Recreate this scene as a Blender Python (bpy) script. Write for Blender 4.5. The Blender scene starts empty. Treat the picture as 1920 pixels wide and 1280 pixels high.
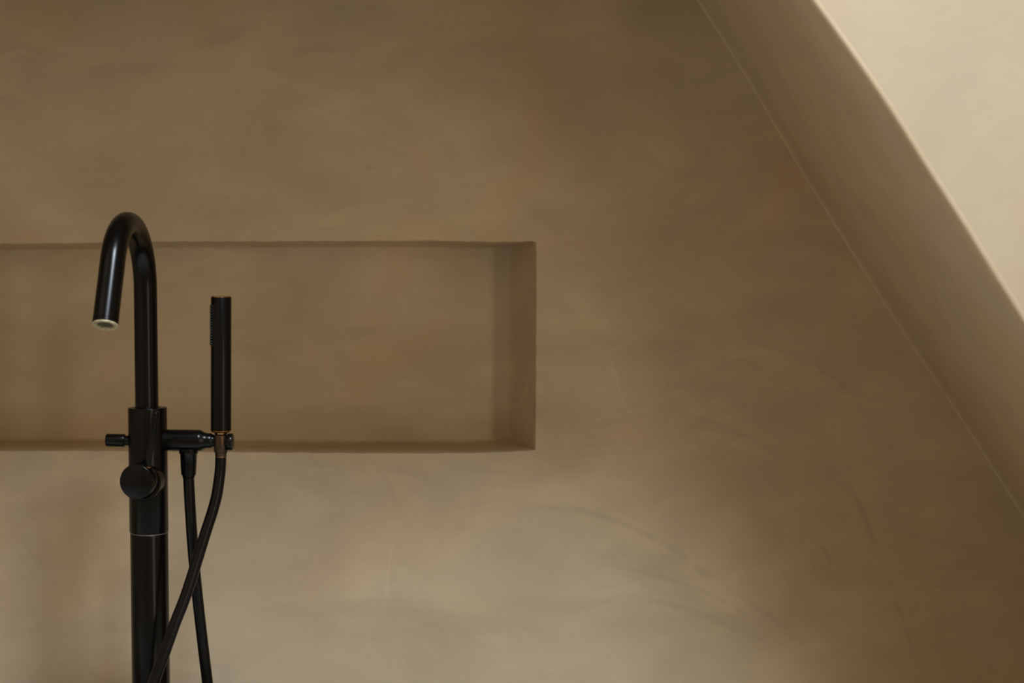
import bpy, bmesh, math, random
from mathutils import Vector, Matrix

scene = bpy.context.scene
C = scene.collection
PI = math.pi

# ---------------------------------------------------------------- camera
F = 2400.0                       # focal length in pixels of the 1920 wide frame
VX, VY = 500.0, 560.0            # where the wall's normal vanishes
DW = 2.10                        # camera to back wall
EYE = 1.05
cam_data = bpy.data.cameras.new('camera')
cam = bpy.data.objects.new('camera', cam_data)
C.objects.link(cam)
cam.location = (0, -DW, EYE)
cam.rotation_euler = (PI / 2, 0, 0)
cam_data.sensor_width = 36.0
cam_data.lens = 36.0 * F / 1920.0
cam_data.shift_x = (960 - VX) / 1920.0
cam_data.shift_y = -(640 - VY) / 1920.0
cam_data.clip_start = 0.02
cam_data.dof.use_dof = True
cam_data.dof.focus_distance = 1.87
cam_data.dof.aperture_fstop = 4.5
scene.camera = cam

# ---------------------------------------------------------------- world, lights, exposure
world = bpy.data.worlds.new('world')
scene.world = world
world.use_nodes = True
world.node_tree.nodes['Background'].inputs[0].default_value = (0.55, 0.68, 0.9, 1)
world.node_tree.nodes['Background'].inputs[1].default_value = 0.3


def area(name, loc, target, sx, sy, watts, colour):
    d = bpy.data.lights.new(name, 'AREA')
    d.shape = 'RECTANGLE'
    d.size, d.size_y = sx, sy
    d.energy = watts
    d.color = colour
    o = bpy.data.objects.new(name, d)
    C.objects.link(o)
    o.location = loc
    o.rotation_euler = (Vector(target) - Vector(loc)).to_track_quat('-Z', 'Y').to_euler()
    return o


WIN_C = Vector((0.43, -1.85, 2.80))           # roof window above the bath
WIN_T = Vector((0.22, -0.9, 0.50))
area('roof_window_light', WIN_C, WIN_T, 0.55, 0.50, 53, (0.90, 1.0, 1.13))
area('window_light', (1.58, -3.2, 1.15), (-0.1, 0.0, 1.05), 0.26, 1.6, 8.4, (1.0, 0.86, 0.66))

scene.view_settings.view_transform = 'Standard'
scene.view_settings.look = 'None'
scene.view_settings.exposure = 0.06
scene.view_settings.gamma = 1.0
scene.view_settings.use_curve_mapping = False
try:
    scene.cycles.max_bounces = 12
    scene.cycles.diffuse_bounces = 6
    scene.cycles.adaptive_threshold = 0.03
    scene.cycles.use_denoising = True
except Exception:
    pass


# ---------------------------------------------------------------- helpers
def P(px, py, t):
    """a measured photograph pixel at distance t in front of the camera, as a point of the room"""
    return Vector(((px - VX) * t / F, t - DW, EYE - (py - VY) * t / F))


class NT:
    def __init__(self, name):
        self.mat = bpy.data.materials.new(name)
        self.mat.use_nodes = True
        self.t = self.mat.node_tree
        self.bsdf = self.t.nodes['Principled BSDF']

    def new(self, kind, **kw):
        n = self.t.nodes.new(kind)
        for k, v in kw.items():
            if k in n.inputs.keys() if hasattr(n.inputs, 'keys') else False:
                n.inputs[k].default_value = v
            else:
                setattr(n, k, v)
        return n

    def link(self, a, b):
        self.t.links.new(a, b)

    def val(self, sock, v):
        if isinstance(v, (int, float, tuple)):
            sock.default_value = v
        else:
            self.link(v, sock)

    def math(self, op, a, b=0.0, c=0.0, clamp=False):
        n = self.t.nodes.new('ShaderNodeMath')
        n.operation = op
        n.use_clamp = clamp
        self.val(n.inputs[0], a)
        self.val(n.inputs[1], b)
        self.val(n.inputs[2], c)
        return n.outputs[0]

    def ramp(self, v, lo, hi, a=0.0, b=1.0):
        n = self.t.nodes.new('ShaderNodeMapRange')
        n.interpolation_type = 'SMOOTHSTEP'
        self.val(n.inputs['Value'], v)
        n.inputs['From Min'].default_value = lo
        n.inputs['From Max'].default_value = hi
        n.inputs['To Min'].default_value = a
        n.inputs['To Max'].default_value = b
        return n.outputs['Result']

    def mix(self, f, a, b, mode='MIX'):
        n = self.t.nodes.new('ShaderNodeMix')
        n.data_type = 'RGBA'
        n.blend_type = mode
        self.val(n.inputs[0], f)
        self.val(n.inputs[6], a)
        self.val(n.inputs[7], b)
        return n.outputs[2]

    def noise(self, vec, scale, detail=4, rough=0.5, dist=0.0):
        n = self.t.nodes.new('ShaderNodeTexNoise')
        self.link(vec, n.inputs['Vector'])
        n.inputs['Scale'].default_value = scale
        n.inputs['Detail'].default_value = detail
        n.inputs['Roughness'].default_value = rough
        n.inputs['Distortion'].default_value = dist
        return n.outputs[0]


def plaster(name, tint=(1, 1, 1), marks=None, blots=None, along=0.0, contrast=1.0):
    """trowelled lime plaster: cloudy tan tones, brushed streaks, fine relief, satin sheen"""
    m = NT(name)
    geo = m.new('ShaderNodeNewGeometry').outputs['Position']

    def mapped(rot, sc, loc=(0, 0, 0)):
        n = m.new('ShaderNodeMapping')
        m.link(geo, n.inputs['Vector'])
        n.inputs['Rotation'].default_value = rot
        n.inputs['Scale'].default_value = sc
        n.inputs['Location'].default_value = loc
        return n.outputs[0]

    v0 = mapped((0, along, 0), (1, 1, 1))
    v1 = mapped((0, along + 0.12, 0), (0.7, 1, 1.1), (3.1, 0, 1.7))
    v2 = mapped((0, along - 0.9, 0), (0.55, 1, 1.3), (7.3, 0, 4.2))
    v3 = mapped((0, along + 1.5, 0), (0.6, 1, 1.4), (1.3, 2, 9.2))
    big = m.noise(v0, 2.1, 3, 0.55, 0.6)
    cloud = m.noise(v1, 4.2, 4, 0.55, 0.8)
    wisp = m.noise(v2, 7.0, 4, 0.6, 1.1)
    wisp2 = m.noise(v3, 7.0, 4, 0.6, 1.2)
    hue = m.noise(v0, 3.2, 3, 0.5, 0.8)
    fine = m.noise(v0, 60, 2, 0.6, 0.3)

    base = (0.640 * tint[0], 0.532 * tint[1], 0.370 * tint[2], 1)
    warm = (0.640 * tint[0], 0.490 * tint[1], 0.316 * tint[2], 1)
    olive = (0.630 * tint[0], 0.522 * tint[1], 0.356 * tint[2], 1)
    col = m.mix(m.ramp(hue, 0.36, 0.62), olive, warm)
    col = m.mix(m.ramp(big, 0.38, 0.6), base, col)
    v = m.math('ADD', m.ramp(cloud, 0.32, 0.68, -0.075 * contrast, 0.055 * contrast),
               m.ramp(wisp, 0.36, 0.7, -0.03 * contrast, 0.065 * contrast))
    v = m.math('ADD', v, m.ramp(wisp2, 0.45, 0.72, 0.0, 0.045 * contrast))
    v = m.math('ADD', v, m.ramp(big, 0.3, 0.7, -0.05 * contrast, 0.05 * contrast))
    mid = m.noise(v2, 26, 4, 0.6, 0.8)
    patch = m.ramp(m.noise(v0, 3.0, 2), 0.5, 0.7)
    v = m.math('ADD', v, m.math('MULTIPLY', patch, m.ramp(mid, 0.42, 0.7, -0.02 * contrast, 0.07 * contrast)))
    v = m.math('ADD', v, m.ramp(fine, 0.3, 0.7, -0.008, 0.008))
    relief = None
    if marks:
        sep = m.new('ShaderNodeSeparateXYZ')
        m.link(geo, sep.inputs[0])
        X, Z = sep.outputs[0], sep.outputs[2]
        wob = m.math('MULTIPLY', m.math('SUBTRACT', m.noise(v0, 9, 3), 0.5), 0.012)
        brk = m.ramp(m.noise(v0, 22, 3, 0.6), 0.3, 0.55)
        for (x0, z0, x1, z1, bulge, width, amt) in marks:
            # circular arc from (x0,z0) to (x1,z1), bulging sideways
            a, b = Vector((x0, z0)), Vector((x1, z1))
            mid, d = (a + b) / 2, (b - a)
            L = d.length
            nrm = Vector((-d.y, d.x)) / L
            s = bulge if abs(bulge) > 1e-4 else 1e-4
            R = (L * L / 4 + s * s) / (2 * abs(s))
            cen = mid - nrm * (R - abs(s)) * (1 if s > 0 else -1)
            dx = m.math('SUBTRACT', X, cen.x)
            dz = m.math('SUBTRACT', Z, cen.y)
            r = m.math('SQRT', m.math('ADD', m.math('MULTIPLY', dx, dx), m.math('MULTIPLY', dz, dz)))
            off = m.math('ABSOLUTE', m.math('ADD', m.math('SUBTRACT', r, R), wob))
            line = m.ramp(off, 0.0, width, 1.0, 0.0)
            # how far along the chord
            al = m.math('ADD', m.math('MULTIPLY', m.math('SUBTRACT', X, mid.x), d.x / L),
                        m.math('MULTIPLY', m.math('SUBTRACT', Z, mid.y), d.y / L))
            ends = m.ramp(m.math('ABSOLUTE', al), L * 0.28, L * 0.52, 1.0, 0.0)
            side = m.ramp(m.math('ADD', m.math('MULTIPLY', m.math('SUBTRACT', X, cen.x), nrm.x * (1 if s > 0 else -1)),
                                 m.math('MULTIPLY', m.math('SUBTRACT', Z, cen.y), nrm.y * (1 if s > 0 else -1))),
                          0.0, 0.01)
            k = m.math('MULTIPLY', m.math('MULTIPLY', line, ends), m.math('MULTIPLY', side, brk))
            v = m.math('ADD', v, m.math('MULTIPLY', k, amt * 1.35))
    if blots:
        # soft trowelled clouds with feathered, broken rims: centre, half sizes, tilt, strength
        w1 = m.math('MULTIPLY', m.math('SUBTRACT', m.noise(v0, 7.5, 5, 0.62), 0.5), 2.6)
        feather = m.ramp(m.noise(v2, 30, 4, 0.65, 0.6), 0.25, 0.7, 0.45, 1.25)
        for (cx, cz, rx_, rz_, an, amt) in blots:
            dx = m.math('SUBTRACT', X, cx)
            dz = m.math('SUBTRACT', Z, cz)
            ca, sa = math.cos(an), math.sin(an)
            e1 = m.math('DIVIDE', m.math('ADD', m.math('MULTIPLY', dx, ca), m.math('MULTIPLY', dz, sa)), rx_)
            e2 = m.math('DIVIDE', m.math('ADD', m.math('MULTIPLY', dx, -sa), m.math('MULTIPLY', dz, ca)), rz_)
            d2 = m.math('SQRT', m.math('ADD', m.math('MULTIPLY', e1, e1), m.math('MULTIPLY', e2, e2)))
            k = m.ramp(m.math('ADD', d2, w1), 0.35, 1.35, 1.0, 0.0)
            v = m.math('ADD', v, m.math('MULTIPLY', m.math('MULTIPLY', k, feather), amt))
    f = m.math('ADD', v, 1.0)
    comb = m.new('ShaderNodeCombineColor')
    for i in range(3):
        m.link(f, comb.inputs[i])
    col = m.mix(1.0, col, comb.outputs[0], 'MULTIPLY')
    m.link(col, m.bsdf.inputs['Base Color'])
    m.link(m.ramp(cloud, 0.3, 0.7, 0.62, 0.48), m.bsdf.inputs['Roughness'])
    m.bsdf.inputs['Specular IOR Level'].default_value = 0.42
    h = m.math('ADD', m.math('MULTIPLY', cloud, 0.6), m.math('MULTIPLY', wisp, 0.3))
    h = m.math('ADD', h, m.math('MULTIPLY', fine, 0.05))
    bp = m.new('ShaderNodeBump')
    m.link(h, bp.inputs['Height'])
    bp.inputs['Strength'].default_value = 0.2
    bp.inputs['Distance'].default_value = 0.012
    m.link(bp.outputs[0], m.bsdf.inputs['Normal'])
    return m.mat


def simple(name, col, rough, metal=0.0, spec=0.5, nscale=80, namt=0.08, bump=0.0):
    m = NT(name)
    geo = m.new('ShaderNodeTexCoord').outputs['Object']
    n = m.noise(geo, nscale, 3, 0.55)
    k = m.ramp(n, 0.3, 0.7, 1 - namt, 1 + namt)
    comb = m.new('ShaderNodeCombineColor')
    for i in range(3):
        m.link(k, comb.inputs[i])
    m.link(m.mix(1.0, (*col, 1), comb.outputs[0], 'MULTIPLY'), m.bsdf.inputs['Base Color'])
    m.link(m.ramp(n, 0.3, 0.7, rough * 0.96, rough * 1.04), m.bsdf.inputs['Roughness'])
    m.bsdf.inputs['Metallic'].default_value = metal
    m.bsdf.inputs['Specular IOR Level'].default_value = spec
    if bump:
        bp = m.new('ShaderNodeBump')
        m.link(n, bp.inputs['Height'])
        bp.inputs['Strength'].default_value = bump
        bp.inputs['Distance'].default_value = 0.0006
        m.link(bp.outputs[0], m.bsdf.inputs['Normal'])
    return m.mat


def WP(x, y):          # photograph pixel -> wall plane x, z
    p = P(x, y, DW)
    return p.x, p.z


def mk(xa, ya, xb, yb, bulge_px, width_px, amt):
    k = DW / F
    return (*WP(xa, ya), *WP(xb, yb), bulge_px * k, width_px * 1.5 * k, amt)


MARKS = [
    mk(960, 955, 1330, 1085, 45, 7, -0.085),
    mk(1330, 1085, 1560, 1260, 14, 10, -0.05),
    mk(1160, 1060, 1420, 1165, 14, 6, -0.07),
    mk(1180, 1120, 1400, 1195, 14, 7, -0.05),
    mk(1190, 1035, 1350, 1090, 10, 8, -0.06),
    mk(690, 858, 746, 980, 16, 3, -0.07),
    mk(738, 1000, 722, 1150, -3, 4, 0.04),
    mk(1140, 668, 1174, 765, 2, 5, 0.07),
    mk(1085, 800, 1245, 770, 10, 4, 0.05),
    mk(1290, 780, 1500, 890, 18, 6, -0.06),
    mk(1400, 640, 1620, 760, 22, 7, -0.06),
    mk(1582, 900, 1640, 1030, 8, 7, -0.10),
    mk(1672, 1120, 1712, 1240, 8, 5, -0.10),
    mk(1535, 1020, 1562, 1060, 5, 5, -0.08),
    mk(935, 355, 1075, 465, 8, 12, -0.035),
    mk(1010, 170, 1050, 148, 2, 5, -0.06),
    mk(545, 88, 590, 92, -3, 6, -0.07),
    mk(350, 95, 470, 60, 5, 14, -0.04),
    mk(150, 132, 300, 128, 2, 12, -0.04),
    mk(490, 245, 540, 240, 3, 8, -0.05),
    mk(680, 320, 705, 310, 2, 6, -0.05),
    mk(1060, 235, 1110, 250, 4, 14, 0.03),
    mk(610, 650, 800, 690, 8, 14, 0.03),
]

def bl_(x, y, rx, ry, deg, amt):
    k = DW / F
    return (*WP(x, y), rx * k, ry * k, math.radians(deg), amt)


BLOTS = [
    bl_(1265, 610, 75, 60, 20, -0.07), bl_(1480, 590, 130, 45, 10, -0.08), bl_(1330, 700, 110, 70, -20, -0.05),
    bl_(1000, 395, 90, 32, -12, -0.05), bl_(1150, 640, 90, 120, 80, 0.05), bl_(1130, 745, 40, 22, -20, 0.06),
    bl_(1120, 840, 110, 55, 10, -0.05), bl_(430, 65, 60, 22, 18, -0.07), bl_(250, 130, 85, 14, 4, -0.06),
    bl_(600, 90, 45, 9, -8, -0.07), bl_(90, 170, 140, 60, 0, -0.03), bl_(700, 40, 160, 40, 0, -0.03),
    bl_(680, 300, 110, 40, 8, 0.035), bl_(820, 150, 140, 50, 25, -0.03), bl_(1000, 240, 120, 60, 30, -0.02),
    bl_(1210, 1070, 110, 26, -22, -0.05), bl_(1330, 1150, 120, 22, -24, -0.06), bl_(1450, 960, 90, 60, -40, -0.04),
    bl_(690, 1060, 60, 40, 60, 0.045), bl_(920, 1130, 130, 26, -14, 0.03), bl_(960, 1210, 60, 30, 10, 0.03),
    bl_(950, 490, 40, 16, -30, -0.06), bl_(640, 790, 80, 22, -4, -0.04), bl_(700, 625, 70, 14, 3, -0.05),
    bl_(1680, 940, 90, 45, -60, -0.05), bl_(1560, 1060, 50, 35, -50, -0.05), bl_(850, 980, 90, 30, -10, -0.03),
    bl_(820, 700, 120, 60, 8, -0.03), bl_(560, 560, 110, 40, 0, 0.02), bl_(200, 560, 60, 110, 4, 0.03),
    bl_(1330, 770, 60, 20, -15, 0.04), bl_(1090, 560, 40, 60, 10, 0.04),
]
M_WALL = plaster('tan_lime_plaster', marks=MARKS, blots=BLOTS)
M_SOFFIT = plaster('tan_lime_plaster_slope', along=1.0, contrast=0.6)
M_SIDE = plaster('tan_lime_plaster_side', tint=(0.83, 0.83, 0.83), contrast=0.45)  # same plaster as the wall, darkened evenly to offset strong light here


def plain_plaster(name, tint):
    """the same plaster with only its two broad tones, for the rest of the room"""
    m = NT(name)
    geo = m.new('ShaderNodeNewGeometry').outputs['Position']
    n = m.noise(geo, 2.6, 3, 0.55, 0.7)
    a = (0.640 * tint, 0.526 * tint, 0.362 * tint, 1)
    b = (0.600 * tint, 0.484 * tint, 0.326 * tint, 1)
    m.link(m.mix(m.ramp(n, 0.35, 0.65), a, b), m.bsdf.inputs['Base Color'])
    m.bsdf.inputs['Roughness'].default_value = 0.55
    m.bsdf.inputs['Specular IOR Level'].default_value = 0.42
    return m.mat


M_ROOM = plain_plaster('tan_lime_plaster_room', 0.83)
M_FLOOR = plain_plaster('tan_microcement_floor', 0.5)
M_BLACK = simple('matt_black_powder_coat', (0.0015, 0.0014, 0.0012), 0.25, 0.0, 0.22, 10, 0.02)
M_RUBBER = simple('black_rubber_hose', (0.0028, 0.0026, 0.0022), 0.30, 0.0, 0.23, 10, 0.02)
M_BRASS = simple('worn_brass', (0.42, 0.23, 0.085), 0.22, 1.0, 0.5, 120, 0.3)
M_BRONZE = simple('dark_bronze', (0.085, 0.055, 0.035), 0.34, 0.9, 0.5, 160, 0.3)
M_CREAM = simple('limescaled_cream_ring', (0.42, 0.37, 0.24), 0.45, 0.0, 0.5, 300, 0.45, 0.3)
M_MESH = simple('olive_grey_aerator', (0.060, 0.052, 0.028), 0.5, 0.0, 0.5, 900, 0.5, 0.6)
M_SEAM = simple('grey_seam', (0.16, 0.15, 0.13), 0.4, 0.3, 0.5, 100, 0.2)
M_WHITE = simple('white_tub_enamel', (0.86, 0.86, 0.84), 0.22, 0.0, 0.5, 20, 0.02)


def link_obj(name, me, mat, parent=None, origin=None, smooth=True, **props):
    if smooth:
        for p in me.polygons:
            p.use_smooth = True
    o = bpy.data.objects.new(name, me)
    me.materials.append(mat)
    C.objects.link(o)
    if parent is not None:
        o.parent = parent
    for k, v in props.items():
        o[k] = v
    return o


def sharp(me, deg=38):
    try:
        me.set_sharp_from_angle(angle=math.radians(deg))
    except Exception:
        pass


def bm_mesh(name, bm, deg=38):
    bmesh.ops.recalc_face_normals(bm, faces=bm.faces)
    me = bpy.data.meshes.new(name)
    bm.to_mesh(me)
    bm.free()
    for p in me.polygons:
        p.use_smooth = True
    sharp(me, deg)
    return me


# ---------------------------------------------------------------- room shell
KW = DW / F


def wob(x, seed, amp, n=4):
    r = random.Random(seed)
    s = 0
    for i in range(n):
        f = r.uniform(3, 26)
        s += math.sin(x * f + r.uniform(0, 6.3)) / (i + 1)
    return s * amp


def interp(pts, x):
    if x <= pts[0][0]:
        return pts[0][1]
    for (a, b), (c, d) in zip(pts, pts[1:]):
        if x <= c:
            u = (x - a) / (c - a)
            return b + (d - b) * u
    return pts[-1][1]


TOP = [(-700, 458), (0, 457), (130, 456), (190, 454.5), (290, 453), (500, 452.5), (640, 452), (800, 451),
       (860, 452.5), (940, 453.5), (1005, 452.5)]
BOT = [(-700, 846), (0, 845.5), (200, 845), (450, 847.5), (640, 849), (800, 849.5), (900, 848.5), (960, 846),
       (1003, 843.5)]


def niche_outline():
    """front edge of the niche, counted clockwise from the top left, in wall metres; each with its inward dir"""
    pts = []
    L, Rt = -560.0, 1005.0
    n = 230
    rr = random.Random(5)
    for i in range(n):
        x = L + (Rt - 2 - L) * i / n
        y = interp(TOP, x) + wob(x / 100, 11, 0.35) + rr.uniform(-0.35, 0.35)
        pts.append((x, y, 0, 1))
    for i in range(50):
        u = i / 49
        y = 453.5 + (843 - 453.5) * u
        x = 1005.5 - 1.8 * u ** 1.5 + wob(y / 100, 12, 0.25)
        pts.append((x, y, -1, 0))
    for i in range(1, n):
        x = Rt - 3 - (Rt - 3 - L) * i / n
        y = interp(BOT, x) + wob(x / 100, 13, 0.3) + rr.uniform(-0.25, 0.25)
        pts.append((x, y, 0, -1))
    for i in range(40):
        u = i / 39
        pts.append((L - 3 - wob(u * 4, 14, 0.5), 843 - (843 - 460) * u, 1, 0))
    return pts


OUT = niche_outline()
NO = len(OUT)


def offset_ring(d_side, depth):
    """ring moved inward by d_side metres (corner-aware) and pushed into the wall by depth"""
    ring = []
    x0, x1 = -560.0, 1005.0
    for (x, y, ix, iy) in OUT:
        wx, wz = WP(x, y)
        # inward offset; corner points move on both axes
        lx, _ = WP(x0 - 3, 0)
        rx, _ = WP(x1 + 0.5, 0)
        tz = WP(0, interp(TOP, x))[1]
        bz = WP(0, interp(BOT, x))[1]
        ox, oz = wx, wz
        if ix == 0:
            oz = wz - iy * d_side
            ox = min(max(wx, lx + d_side), rx - d_side)
        else:
            ox = wx + ix * d_side
            oz = min(max(wz, bz + d_side), tz - d_side)
        ring.append((ox, depth, oz))
    return ring


XL, XR, ZT = -0.90, 2.3, 3.05


def build_wall_back():
    bm = bmesh.new()
    inner = [bm.verts.new(p) for p in offset_ring(-0.0022, 0.0)]
    edges = [bm.edges.new((inner[i], inner[(i + 1) % NO])) for i in range(NO)]
    outer = [bm.verts.new(p) for p in ((XL, 0, 0), (XR, 0, 0), (XR, 0, ZT), (XL, 0, ZT))]
    edges += [bm.edges.new((outer[i], outer[(i + 1) % 4])) for i in range(4)]
    bmesh.ops.triangle_fill(bm, use_beauty=True, use_dissolve=False, edges=edges)
    # normals towards the room
    for f in bm.faces:
        f.normal_update()
        if f.normal.y > 0:
            f.normal_flip()
    me = bpy.data.meshes.new('wall_back')
    bm.to_mesh(me)
    bm.free()
    return me


wall_back = link_obj('wall_back', build_wall_back(), M_WALL, smooth=False, kind='structure')


def build_niche():
    D = 0.135
    rings = []
    re = 0.0022
    for k in range(5):
        a = k / 4 * PI / 2
        rings.append(offset_ring(-re + re * math.sin(a), re * (1 - math.cos(a))))
    # sides run in, then turn through a hand-worked cove into the back panel
    rings.append(offset_ring(0.0006, 0.03))
    rings.append(offset_ring(0.0014, 0.07))
    rc = 0.016
    for k in range(9):
        a = k / 8 * PI / 2
        rings.append(offset_ring(0.0018 + rc * 0.35 * (1 - math.cos(a)), D - rc + rc * math.sin(a)))
    # wider soft cove at the short ends
    verts, faces = [], []
    rx = WP(1005.5, 0)[0]
    for ri, r in enumerate(rings):
        for (x, y, z) in r:
            if ri > 4:
                w = min(1.0, (y / D)) ** 2.2
                near = max(0.0, 1 - (rx - x) / 0.03)
                x -= 0.016 * w * (1 if (rx - x) < 0.035 else 0) * min(1.0, near + 0.25)
            verts.append((x, y, z))
    for a in range(len(rings) - 1):
        for i in range(NO):
            j = (i + 1) % NO
            faces.append((a * NO + i, a * NO + j, (a + 1) * NO + j, (a + 1) * NO + i))
    me = bpy.data.meshes.new('niche')
    me.from_pydata(verts, [], faces)
    me.update()
    bm = bmesh.new()
    bm.from_mesh(me)
    bm.verts.ensure_lookup_table()
    last = [bm.verts[(len(rings) - 1) * NO + i] for i in range(NO)]
    edges = [bm.edges.get((last[i], last[(i + 1) % NO])) for i in range(NO)]
    bmesh.ops.triangle_fill(bm, use_beauty=True, use_dissolve=False, edges=[e for e in edges if e])
    c = Vector(((WP(-560, 0)[0] + rx) / 2, 0.03, WP(0, 650)[1]))
    for f in bm.faces:
        f.normal_update()
        if f.normal.dot(c - f.calc_center_median()) < 0:
            f.normal_flip()
        f.smooth = True
    bm.to_mesh(me)
    bm.free()
    sharp(me, 50)
    return me


niche = link_obj('niche', build_niche(), M_WALL, wall_back)
niche['label'] = 'long recessed shelf niche with worn edges'

# sloping plaster: back line on the wall, front line at the face of the right-hand wall
DF = 0.70
TF = DW - DF
BACK = [(1310, 0), (1405, 150), (1500, 312), (1617, 500), (1700, 628), (1800, 778), (1920, 966)]
FRONT = [(1520, 0), (1590, 96), (1660, 197), (1739, 321), (1800, 415), (1864, 518), (1920, 606)]


def line_pts(px, t, z_top, z_bot):
    pts = [P(x, y, t) for x, y in px]
    d0 = (pts[1] - pts[0]).normalized()
    d1 = (pts[-1] - pts[-3]).normalized()
    k = (z_top - pts[0].z) / d0.z
    top = [pts[0] + d0 * k * (i / 4) for i in range(4, 0, -1)]
    k = (z_bot - pts[-1].z) / d1.z
    bot = [pts[-1] + d1 * k * (i / 5) for i in range(1, 6)]
    return top + pts + bot


HEAD_B, HEAD_F = 1.98, 1.47       # head of the alcove at the back wall and at its front
bl = line_pts(BACK, DW, HEAD_B, 0.0)
fl = line_pts(FRONT, TF, HEAD_F, 0.0)


def catmull(pts, per):
    out = []
    n = len(pts)
    for i in range(n - 1):
        p0, p1, p2, p3 = pts[max(i - 1, 0)], pts[i], pts[i + 1], pts[min(i + 2, n - 1)]
        for k in range(per):
            u = k / per
            out.append(0.5 * ((2 * p1) + (p2 - p0) * u + (2 * p0 - 5 * p1 + 4 * p2 - p3) * u * u
                              + (3 * p1 - p0 - 3 * p2 + p3) * u ** 3))
    out.append(pts[-1].copy())
    return out


blc, flc = catmull(bl, 8), catmull(fl, 8)
NS = 26
rc = 0.007
verts, faces = [], []
for b, f in zip(blc, flc):
    row = []
    nrm = Vector((-0.84, 0, -0.54))
    for s in range(NS + 1):
        u = s / NS
        p = b.lerp(f, u)
        sag = 0.014 * math.sin(PI * u) 
        if s == 0:            # hand-worked bead where the slope meets the wall
            row.append(p + nrm * 0.0030 + Vector((0, -0.0002, 0)))
            row.append(p + nrm * 0.0018 + Vector((0, -0.0010, 0)))
            row.append(p + nrm * 0.0006 + Vector((0, -0.0028, 0)))
            continue
        row.append(p + nrm * sag * -0.5 if s not in (0, NS) else p)
    # rounded arris into the front face
    end = row.pop()
    dirb = (b - f).normalized()
    for k in range(7):
        a = k / 6 * PI / 2
        row.append(end + dirb * rc * (1 - math.sin(a)) + Vector((0.84, 0, 0.54)) * rc * (1 - math.cos(a)) * 1.0)
    verts += row
W = len(verts) // len(blc)
for i in range(len(blc) - 1):
    for s in range(W - 1):
        a = i * W + s
        faces.append((a, a + 1, a + W + 1, a + W))
me = bpy.data.meshes.new('wall_slope')
me.from_pydata([tuple(v) for v in verts], [], faces)
slope = link_obj('wall_slope', me, M_SOFFIT, kind='structure')
edge_line = [verts[i * W + W - 1] for i in range(len(blc))]

# the face of the right-hand wall, continuing over the head of the alcove
poly = [Vector((XL, -DF, HEAD_F))] + edge_line + [Vector((XR, -DF, 0)), Vector((XR, -DF, ZT)), Vector((XL, -DF, ZT))]
bm = bmesh.new()
vs = [bm.verts.new((p.x, -DF, p.z)) for p in poly]
es = [bm.edges.new((vs[i], vs[(i + 1) % len(vs)])) for i in range(len(vs))]
bmesh.ops.triangle_fill(bm, use_beauty=True, use_dissolve=False, edges=es)
for f in bm.faces:
    f.normal_update()
    if f.normal.y > 0:
        f.normal_flip()
me = bpy.data.meshes.new('wall_right')
bm.to_mesh(me)
bm.free()
link_obj('wall_right', me, M_SIDE, smooth=False, kind='structure')


def quad(name, pts, mat):
    me = bpy.data.meshes.new(name)
    me.from_pydata([tuple(p) for p in pts], [], [(0, 1, 2, 3)])
    return link_obj(name, me, mat, smooth=False, kind='structure')


quad('ceiling_alcove', [(XL, 0, HEAD_B), (blc[0].x, 0, HEAD_B), (flc[0].x, -DF, HEAD_F), (XL, -DF, HEAD_F)], M_ROOM)
YB = -3.3
quad('floor', [(XL, 0, 0), (XR, 0, 0), (XR, YB, 0), (XL, YB, 0)], M_FLOOR)
quad('ceiling', [(XL, -DF, ZT), (XR, -DF, ZT), (XR, YB, ZT), (XL, YB, ZT)], M_ROOM)
quad('wall_left', [(XL, 0, 0), (XL, YB, 0), (XL, YB, ZT), (XL, 0, ZT)], M_ROOM)
quad('wall_far_right', [(XR, 0, 0), (XR, YB, 0), (XR, YB, ZT), (XR, 0, ZT)], M_ROOM)
quad('wall_front', [(XL, YB, 0), (XR, YB, 0), (XR, YB, ZT), (XL, YB, ZT)], M_ROOM)


# ---------------------------------------------------------------- shape builders
def frame_of(d):
    d = Vector(d).normalized()
    up = Vector((0, 0, 1)) if abs(d.z) < 0.95 else Vector((1, 0, 0))
    a = d.cross(up).normalized()
    b = d.cross(a).normalized()
    return d, a, b


def lathe(name, origin, axis, prof, seg=56, cap=True, deg=38):
    """prof: (distance along the axis, radius) pairs"""
    d, a, b = frame_of(axis)
    o = Vector(origin)
    bm = bmesh.new()
    rings = []
    for (h, r) in prof:
        if r < 1e-6:
            rings.append([bm.verts.new(o + d * h)])
        else:
            rings.append([bm.verts.new(o + d * h + (a * math.cos(2 * PI * i / seg) + b * math.sin(2 * PI * i / seg)) * r)
                          for i in range(seg)])
    for r0, r1 in zip(rings, rings[1:]):
        if len(r0) == 1 and len(r1) == 1:
            continue
        for i in range(seg):
            j = (i + 1) % seg
            if len(r0) == 1:
                bm.faces.new((r0[0], r1[i], r1[j]))
            elif len(r1) == 1:
                bm.faces.new((r0[i], r0[j], r1[0]))
            else:
                bm.faces.new((r0[i], r0[j], r1[j], r1[i]))
    if cap:
        if len(rings[0]) > 1:
            bm.faces.new(rings[0])
        if len(rings[-1]) > 1:
            bm.faces.new(rings[-1])
    return bm_mesh(name, bm, deg)


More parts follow.
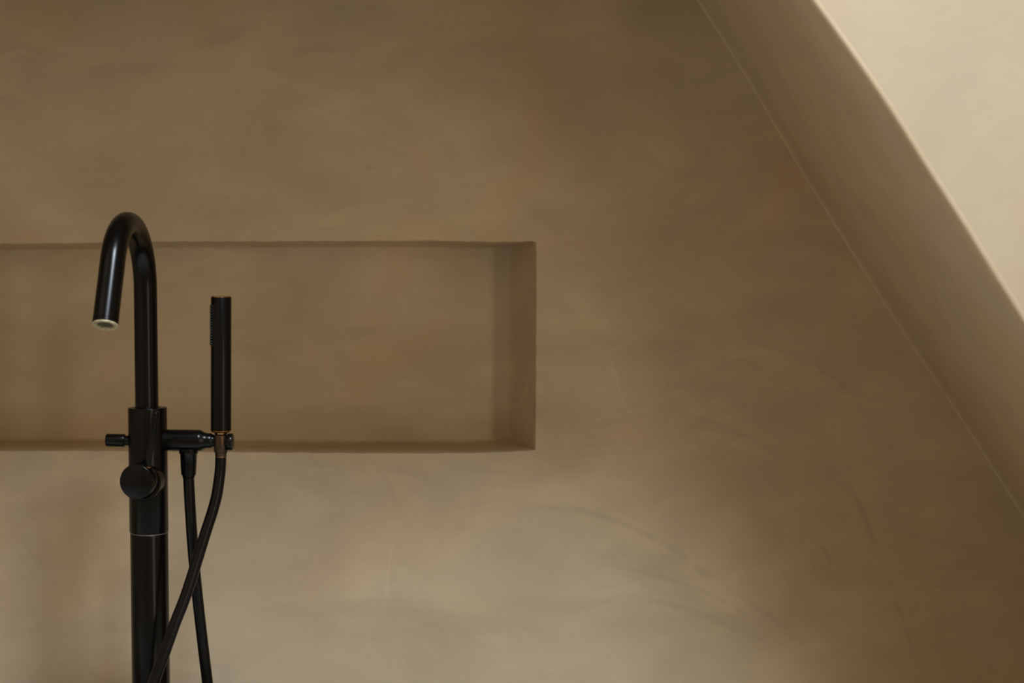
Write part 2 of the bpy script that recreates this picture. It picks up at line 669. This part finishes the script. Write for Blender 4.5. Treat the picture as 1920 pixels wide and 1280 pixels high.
def tube(name, pts, radius, seg=40, cap=True):
    """round tube along points; radius is a number or a list"""
    n = len(pts)
    rad = radius if isinstance(radius, (list, tuple)) else [radius] * n
    bm = bmesh.new()
    t0 = (pts[1] - pts[0]).normalized()
    a = t0.cross(Vector((0, 1, 0)))
    if a.length < 0.1:
        a = t0.cross(Vector((1, 0, 0)))
    a.normalize()
    rings = []
    prev = t0
    for i, p in enumerate(pts):
        t = (pts[min(i + 1, n - 1)] - pts[max(i - 1, 0)]).normalized()
        q = prev.rotation_difference(t)
        a = q @ a
        a = (a - t * a.dot(t)).normalized()
        b = t.cross(a)
        prev = t
        rings.append([bm.verts.new(p + (a * math.cos(2 * PI * k / seg) + b * math.sin(2 * PI * k / seg)) * rad[i])
                      for k in range(seg)])
    for r0, r1 in zip(rings, rings[1:]):
        for k in range(seg):
            j = (k + 1) % seg
            bm.faces.new((r0[k], r0[j], r1[j], r1[k]))
    if cap:
        bm.faces.new(rings[0])
        bm.faces.new(rings[-1])
    return bm_mesh(name, bm, 50)


def bevelled(h0, h1, r, e=0.0008, n=3):
    """profile of a solid cylinder with softened rims"""
    pr = [(h0, 0), (h0, r - e)]
    for k in range(1, n + 1):
        a = k / n * PI / 2
        pr.append((h0 + e * (1 - math.cos(a)), r - e + e * math.sin(a)))
    for k in range(n + 1):
        a = k / n * PI / 2
        pr.append((h1 - e * (1 - math.sin(PI / 2 - a) if False else 1 - math.cos(PI / 2 - a)) if False else h1 - e + e * math.sin(a),
                   r - e + e * math.cos(a)))
    pr.append((h1, 0))
    return pr


# ---------------------------------------------------------------- freestanding bath filler
T = 1.73
S = T / F
YT = T - DW


def zpx(py, t=T):
    return EYE - (py - VY) * t / F


LEAN = 0.0126
BX = (292.3 - VX) * S                     # axis at the floor


def ax(z):                                # local axis x at height z
    return -LEAN * z * 1.0


root = bpy.data.objects.new('bath_filler', None)
C.objects.link(root)
root.location = (BX, YT, 0)
root['label'] = 'matt black freestanding bath tap with tall gooseneck spout before the niche'
root['category'] = 'tap'
AXD = Vector((-LEAN, 0, 1)).normalized()

z_seam, z_top = zpx(997), zpx(763.5)


def part(name, me, mat, parent=root, **props):
    return link_obj(name, me, mat, parent, smooth=False, **props)


def on_axis(z):
    return Vector((ax(z), 0, z))


part('base_plate', lathe('base_plate', (0, 0, 0), (0, 0, 1),
     [(0, 0), (0, .055), (.002, .056), (.008, .056), (.011, .0545), (.012, .052), (.012, 0)]), M_BLACK)
part('column', lathe('column', (0, 0, 0.012), AXD, bevelled(0, z_seam - 0.012 - 0.0006, 0.0257, 0.0006)), M_BLACK)
part('seam_ring', lathe('seam_ring', on_axis(z_seam - 0.0009), AXD, bevelled(0, 0.0016, 0.02552, 0.0002)), M_SEAM,
     label='thin grey seam ring')
part('mixer_body', lathe('mixer_body', on_axis(z_seam + 0.0006), AXD,
     bevelled(0, z_top - z_seam - 0.0006, 0.0264, 0.0007)), M_BLACK)

# gooseneck
A_S = math.radians(9)
Fd = Vector((-math.sin(A_S), -math.cos(A_S), 0))
R_arc, L_leg, PHI = 0.0831, 0.0845, math.radians(157)
r_sp = 0.0158
z_apex = EYE + (VY - 397) * (T - 0.083) / F - r_sp
z0 = z_apex - R_arc
path = []
xo = -0.0008
nseg = 14
for i in range(nseg):
    z = z_top - 0.002 + (z0 - z_top + 0.002) * i / nseg
    path.append(on_axis(z) + Vector((xo, 0, 0)))
base0 = on_axis(z0) + Vector((xo, 0, 0))
for i in range(49):
    ph = PHI * i / 48
    path.append(base0 + Fd * (R_arc * (1 - math.cos(ph))) + Vector((-LEAN * R_arc * math.sin(ph), 0, R_arc * math.sin(ph))))
dl = (Fd * math.sin(PHI) + Vector((0, 0, math.cos(PHI)))).normalized()
endp = path[-1]
for i in range(1, 8):
    path.append(endp + dl * (L_leg - 0.0065) * i / 7)
spout = part('spout', tube('spout', path, r_sp, 48), M_BLACK)
tip = path[-1]
part('spout_collar', lathe('spout_collar', (0, 0, z_top) + on_axis(z_top) - Vector((0, 0, z_top)) if False else on_axis(z_top - 0.0005) + Vector((xo, 0, 0)), AXD,
     [(0, 0.0170), (0.0008, 0.0172), (0.0016, 0.0166), (0.0018, 0.0157)], cap=False), M_BLACK)
part('collar', lathe('collar', tip - dl * 0.0004, dl, [(0, 0.0152), (0.0012, 0.0152), (0.0014, r_sp + 0.0001), (0.0040, r_sp + 0.0001),
     (0.0045, r_sp - 0.0003), (0.0045, 0.012)], cap=False), M_BLACK, spout)
part('brass_ring', lathe('brass_ring', tip + dl * 0.0038, dl, [(0, r_sp - 0.0006), (0.0016, r_sp - 0.0002), (0.0018, r_sp - 0.0014)], cap=False),
     M_BRASS, spout, label='worn brass ring')
part('spout_lip', lathe('spout_lip', tip + dl * 0.0048, dl,
     [(0, 0.0120), (0, r_sp - 0.0002), (0.0014, r_sp), (0.0021, r_sp - 0.0006), (0.0021, 0.0133), (0.0012, 0.0125),
      (0.0010, 0.0118), (0.0016, 0.0112), (0.0014, 0.0104), (-0.0008, 0.0100)], cap=False), M_CREAM, spout,
     label='limescaled cream outlet ring')
part('aerator', lathe('aerator', tip + dl * 0.0040, dl, [(0, 0), (0.0004, 0.006), (0.0002, 0.0101), (-0.002, 0.0101)], cap=False),
     M_MESH, spout, label='dark olive aerator mesh')

# side arm with hand-shower holder; same turn as the spout
Rd = Vector((math.cos(A_S), -math.sin(A_S), 0))
zb = zpx(823.9)
ab = on_axis(zb)


def u_for(px, X0=None):
    X0 = (BX + ab.x) if X0 is None else X0
    lo, hi = -0.3, 0.3
    for _ in range(60):
        m_ = (lo + hi) / 2
        x = VX + F * (X0 + m_ * Rd.x) / (T + m_ * Rd.y)
        if x < px:
            lo = m_
        else:
            hi = m_
    return lo


q = S
arm_prof = [(u_for(305), 20.6 * q), (u_for(313), 20.0 * q), (u_for(318), 19.8 * q), (u_for(373), 20.0 * q), (u_for(376), 19.6 * q),
            (u_for(379), 18.2 * q), (u_for(383), 15.6 * q), (u_for(387), 14.4 * q), (u_for(391), 14.0 * q),
            (u_for(396), 13.8 * q), (u_for(398), 12.2 * q), (u_for(401), 11.2 * q), (u_for(404), 11.2 * q)]
part('arm', lathe('arm', ab, Rd, arm_prof), M_BLACK)
u_h = u_for(414)
zc = zb
hold = ab + Rd * u_h
part('end_cap', lathe('end_cap', ab + Vector((0, 0, -0.0012)), Rd,
     [(u_for(423), 9.5 * q), (u_for(427), 11 * q), (u_for(427.3), 15.2 * q), (u_for(428), 15.6 * q), (u_for(435), 15.8 * q),
      (u_for(436.5), 14.8 * q), (u_for(437), 12 * q), (u_for(437.2), 0.0)]), M_BLACK)
HB = Vector((hold.x, hold.y, 0))
holder = part('holder', lathe('holder', HB, (0, 0, 1),
     [(zpx(843), 10.6 * q), (zpx(845), 12.2 * q), (zpx(843), 12.9 * q), (zpx(830), 13.3 * q), (zpx(816), 13.3 * q), (zpx(813), 12.6 * q),
      (zpx(812.5), 11.0 * q)], cap=False), M_BRONZE, label='dark bronze cradle sleeve')

# diverter knob on the other side
kb = ab + Vector((0, 0, -0.0017))
dk = part('diverter_knob', lathe('diverter_knob', kb, -Rd,
     [(-u_for(234.5), 7.5 * q), (-u_for(234), 11.6 * q), (-u_for(233), 12.1 * q), (-u_for(201.5), 12.1 * q), (-u_for(200.2), 11.6 * q),
      (-u_for(199.6), 10.4 * q), (-u_for(199.5), 0)]), M_BLACK)
part('stem', lathe('stem', kb, -Rd, [(0.022, 9.2 * q), (-u_for(233), 9.2 * q)]), M_BLACK, dk)

# hose outlet below the arm
u_o = u_for(353.5)
ob = ab + Rd * u_o
part('hose_outlet', lathe('hose_outlet', Vector((ob.x, ob.y, 0)), (0, 0, 1),
     [(zpx(838), 0), (zpx(839), 17.5 * q), (zpx(846.0), 18.0 * q), (zpx(848.5), 17.0 * q), (zpx(850), 15.8 * q),
      (zpx(868), 15.0 * q), (zpx(886), 14.0 * q), (zpx(888.2), 13.6 * q), (zpx(889), 10 * q)]), M_BLACK)

# control knob, facing the bath, with its lever
A_K = math.radians(13)
Kd = Vector((-math.sin(A_K), -math.cos(A_K), 0))
zk = zpx(903.5, 1.70)
kc = on_axis(zk) + Vector((0.0045, 0, 0))
part('knob_base', lathe('knob_base', kc, Kd,
     [(0.012, 0.0225), (0.030, 0.0225), (0.0312, 0.0236), (0.0400, 0.0240), (0.0412, 0.0232), (0.0415, 0.020)], cap=False), M_BLACK)
zk2 = zpx(903.5, 1.665)
kf = Vector((kc.x, kc.y, zk2))
knob = part('control_knob', lathe('control_knob', kf, Kd,
     [(0.0400, 0.019), (0.0440, 0.0190), (0.0444, 0.0220), (0.0452, 0.0227), (0.0635, 0.0229), (0.0644, 0.0226), (0.0650, 0.0218),
      (0.0652, 0.0)], cap=False), M_BLACK)
t_l0, t_l1 = 1.672, 1.655
l0 = P(276.0, 884, t_l0) - Vector((BX, YT, 0))
l1 = P(292.5, 771.5, t_l1) - Vector((BX, YT, 0))
L = (l1 - l0).length
part('lever', lathe('lever', l0, l1 - l0, [(0, 0.0029), (0.012, 0.0033), (L * 0.5, 0.0042), (L - 0.0008, 0.0049), (L - 0.0002, 0.0046),
     (L, 0.0042), (L, 0)], 32), M_BLACK)

ld = (l1 - l0).normalized()  # small ring added below to stand for a brass sheen
part('lever_foot_sheen', lathe('lever_foot_sheen', l0 + ld * 0.0068, ld, [(0, 0.0030), (0.0002, 0.0044), (0.0010, 0.0044), (0.0014, 0.0031)], 28, cap=False),
     M_BRASS, label='brass ring standing in for the sheen at the lever foot')

# ---------------------------------------------------------------- hand shower with its hose
t_h = T + hold.y
HX = BX + hold.x
HY = YT + hold.y
qh = t_h / F
zz = lambda py: EYE - (py - VY) * qh
hs = bpy.data.objects.new('hand_shower', None)
C.objects.link(hs)
hs.location = (HX, HY, zz(812))
hs['label'] = 'slim black stick hand shower standing upright in its cradle, hose hanging'
hs['category'] = 'hand shower'
ZH = zz(812)
offx = Vector((0.0002, 0, 0))
ht = (0.0012, 0, 1)
rh = 19.4 * qh


def hpart(name, me, mat, parent=hs, **props):
    return link_obj(name, me, mat, parent, smooth=False, **props)


handle = hpart('handle', lathe('handle', offx, ht,
     [(zz(806.6) - ZH, 0), (zz(806.6) - ZH, rh - 0.0004), (zz(806) - ZH, rh), (zz(558) - ZH, rh), (zz(557) - ZH, rh - 0.0004),
      (zz(556.8) - ZH, 0)]), M_BLACK)
hpart('top_ring', lathe('top_ring', offx, ht,
     [(zz(557.2) - ZH, rh - 0.0002), (zz(555.8) - ZH, rh - 0.0004), (zz(554.9) - ZH, rh - 0.0016), (zz(554.7) - ZH, 0)], cap=False), M_BRASS,
      label='brass edged top cap')
hpart('bottom_ring', lathe('bottom_ring', offx, ht,
     [(zz(806.2) - ZH, rh - 0.0002), (zz(808) - ZH, rh - 0.0003), (zz(809.5) - ZH, rh - 0.0016), (zz(811.0) - ZH, 12.5 * qh), (zz(813) - ZH, 11.8 * qh)],
     cap=False), M_BRASS, label='brass shoulder ring')
# chip of bare brass in the black finish
hpart('chip', lathe('chip', (rh * math.sin(0.2), -rh * math.cos(0.2) + 0.0004, zz(652.5) - ZH), (0.2, -1, 0),
     [(0, 0.0010), (0.0003, 0.0009), (0.0004, 0)], 10, cap=False), M_BRASS, label='small chip of bare brass')
# spray face along the left side, its nozzles standing proud
bm = bmesh.new()
a0, a1 = math.radians(152), math.radians(232)
rows = 12
for zi in (zz(648) - ZH, zz(570) - ZH):
    pass
zlo, zhi = zz(648) - ZH, zz(570) - ZH
grid = []
for zi in (zlo, zlo + 0.0008, zhi - 0.0008, zhi):
    rr_ = rh + (0.0008 if zi not in (zlo, zhi) else 0.0)
    grid.append([bm.verts.new((math.cos(a0 + (a1 - a0) * k / rows) * (rr_ if 0 < k < rows else rh) + offx.x,
                               math.sin(a0 + (a1 - a0) * k / rows) * (rr_ if 0 < k < rows else rh), zi)) for k in range(rows + 1)])
for g0, g1 in zip(grid, grid[1:]):
    for k in range(rows):
        bm.faces.new((g0[k], g0[k + 1], g1[k + 1], g1[k]))
plate = hpart('spray_face', bm_mesh('spray_face', bm), M_RUBBER)
bm = bmesh.new()
for zi in range(15):
    z = zlo + 0.003 + (zhi - zlo - 0.006) * zi / 14
    for k in range(5):
        a = a0 + (a1 - a0) * (k + 1) / 6
        d = Vector((math.cos(a), math.sin(a), 0))
        c = d * (rh + 0.0006) + Vector((offx.x, 0, z))
        s_ = Vector((-d.y, d.x, 0))
        lo_ = [bm.verts.new(c + (s_ * math.cos(w) + Vector((0, 0, 1)) * math.sin(w)) * 0.0009) for w in [i * PI / 3 for i in range(6)]]
        hi_ = [bm.verts.new(c + d * 0.0009 + (s_ * math.cos(w) + Vector((0, 0, 1)) * math.sin(w)) * 0.0006) for w in [i * PI / 3 for i in range(6)]]
        for i in range(6):
            bm.faces.new((lo_[i], lo_[(i + 1) % 6], hi_[(i + 1) % 6], hi_[i]))
        bm.faces.new(hi_)
hpart('nozzles', bm_mesh('nozzles', bm), M_RUBBER, plate, kind='stuff')
hpart('cone', lathe('cone', (0, 0, 0), (0, 0, 1), [(zz(811) - ZH, 11.6 * qh), (zz(818) - ZH, 10.6 * qh), (zz(842) - ZH, 9.8 * qh)]), M_BLACK)
nut = hpart('hose_nut', lathe('hose_nut', (0, 0, 0), (0, 0, 1),
     [(zz(840) - ZH, 0), (zz(840) - ZH, 10.8 * qh), (zz(847.5) - ZH, 10.8 * qh), (zz(848.2) - ZH, 10.4 * qh),
      (zz(848.4) - ZH, 11.0 * qh), (zz(855.0) - ZH, 10.8 * qh), (zz(856.2) - ZH, 10.2 * qh), (zz(857.6) - ZH, 10.0 * qh), (zz(858) - ZH, 8 * qh)]),
     M_BRONZE, label='dark bronze hose nut with a brass rim')
hpart('nut_rim', lathe('nut_rim', (0, 0, 0), (0, 0, 1),
     [(zz(855.4) - ZH, 10.6 * qh), (zz(856.2) - ZH, 10.7 * qh), (zz(857.2) - ZH, 10.1 * qh)], cap=False), M_BRASS, nut)

HO = Vector((HX, HY, ZH))
hose_px = [(413.9, 857, t_h), (413.5, 872, t_h), (412.2, 888, t_h), (409, 912, 1.712), (405.5, 932, 1.709), (398, 960, 1.705), (385, 1000, 1.70), (366.5, 1060, 1.692),
           (347, 1120, 1.682), (328.5, 1167, 1.674), (309, 1222, 1.667), (288, 1280, 1.662), (268, 1345, 1.66),
           (252, 1430, 1.655), (250, 1530, 1.65), (272, 1620, 1.65), (318, 1672, 1.66), (362, 1655, 1.675),
           (390, 1580, 1.69), (401, 1480, 1.71), (400, 1380, 1.725), (391.5, 1300, T), (383, 1230, T), (376, 1170, T),
           (370, 1116, T), (365, 1066, T), (360, 1005, T), (356.5, 950, T), (354.6, 915, T), (353.7, 897, T), (353.5, 886, T)]
# the outlet stands slightly nearer, like the arm
t_o = T + ob.y
pts = []
for i, (x, y, t) in enumerate(hose_px):
    if t == T:
        t = T + (t_o - T) * max(0.0, min(1.0, (1300 - y) / 400))
    pts.append(P(x, y, t) - HO)
hose_pts = catmull(pts, 8)
hose = hpart('hose', tube('hose', hose_pts, 0.00755, 28), M_RUBBER)
hpart('hose_ferrule', lathe('hose_ferrule', P(353.5, 888.5, t_o) - HO, (0.012, 0, -1),
     [(0, 0), (0, 11.9 * qh), (0.0003, 12.1 * qh), (0.0046, 11.4 * qh), (0.0050, 10.7 * qh), (0.0054, 0)]), M_BLACK, hose)


# ---------------------------------------------------------------- the bath the tap fills, just below the picture
def bathtub(cx, cy, ln, wd, rim):
    def ring(a, b, z, n=72, e=2.6):
        out = []
        for i in range(n):
            t = 2 * PI * i / n
            c, s_ = math.cos(t), math.sin(t)
            out.append((a * math.copysign(abs(c) ** (2 / e), c), b * math.copysign(abs(s_) ** (2 / e), s_), z))
        return out
    A, B = ln / 2, wd / 2
    prof = [(A - .13, B - .08, 0.0), (A - .125, B - .075, 0.015), (A - .08, B - .045, rim * .45), (A - .03, B - .012, rim - .05), (A - .004, B - .002, rim - .012),
            (A, B, rim - .005), (A - .003, B - .003, rim), (A - .018, B - .018, rim + .001), (A - .024, B - .024, rim - .004),
            (A - .03, B - .03, rim - .02), (A - .06, B - .055, rim - .18), (A - .14, B - .10, rim - .34), (A - .22, B - .15, rim - .40),
            (A - .34, B - .22, rim - .425)]
    bm = bmesh.new()
    rings = [[bm.verts.new(p) for p in ring(a, b, z)] for a, b, z in prof]
    for r0, r1 in zip(rings, rings[1:]):
        for i in range(len(r0)):
            j = (i + 1) % len(r0)
            bm.faces.new((r0[i], r0[j], r1[j], r1[i]))
    bm.faces.new(rings[0])
    bm.faces.new(rings[-1])
    r_ = bpy.data.objects.new('bathtub', None)
    C.objects.link(r_)
    r_.location = (cx, cy, 0)
    r_['label'] = 'white oval freestanding bathtub under the spout of the black tap'
    r_['category'] = 'bathtub'
    part('shell', bm_mesh('shell', bm, 60), M_WHITE, r_)
    part('drain', lathe('drain', (0, 0, rim - .425), (0, 0, 1), [(0, .034), (.003, .033), (.004, .028), (.002, .02), (.002, 0)], cap=False), M_BLACK, r_)
    return r_


bathtub(-0.06, -0.84, 1.62, 0.72, 0.515)
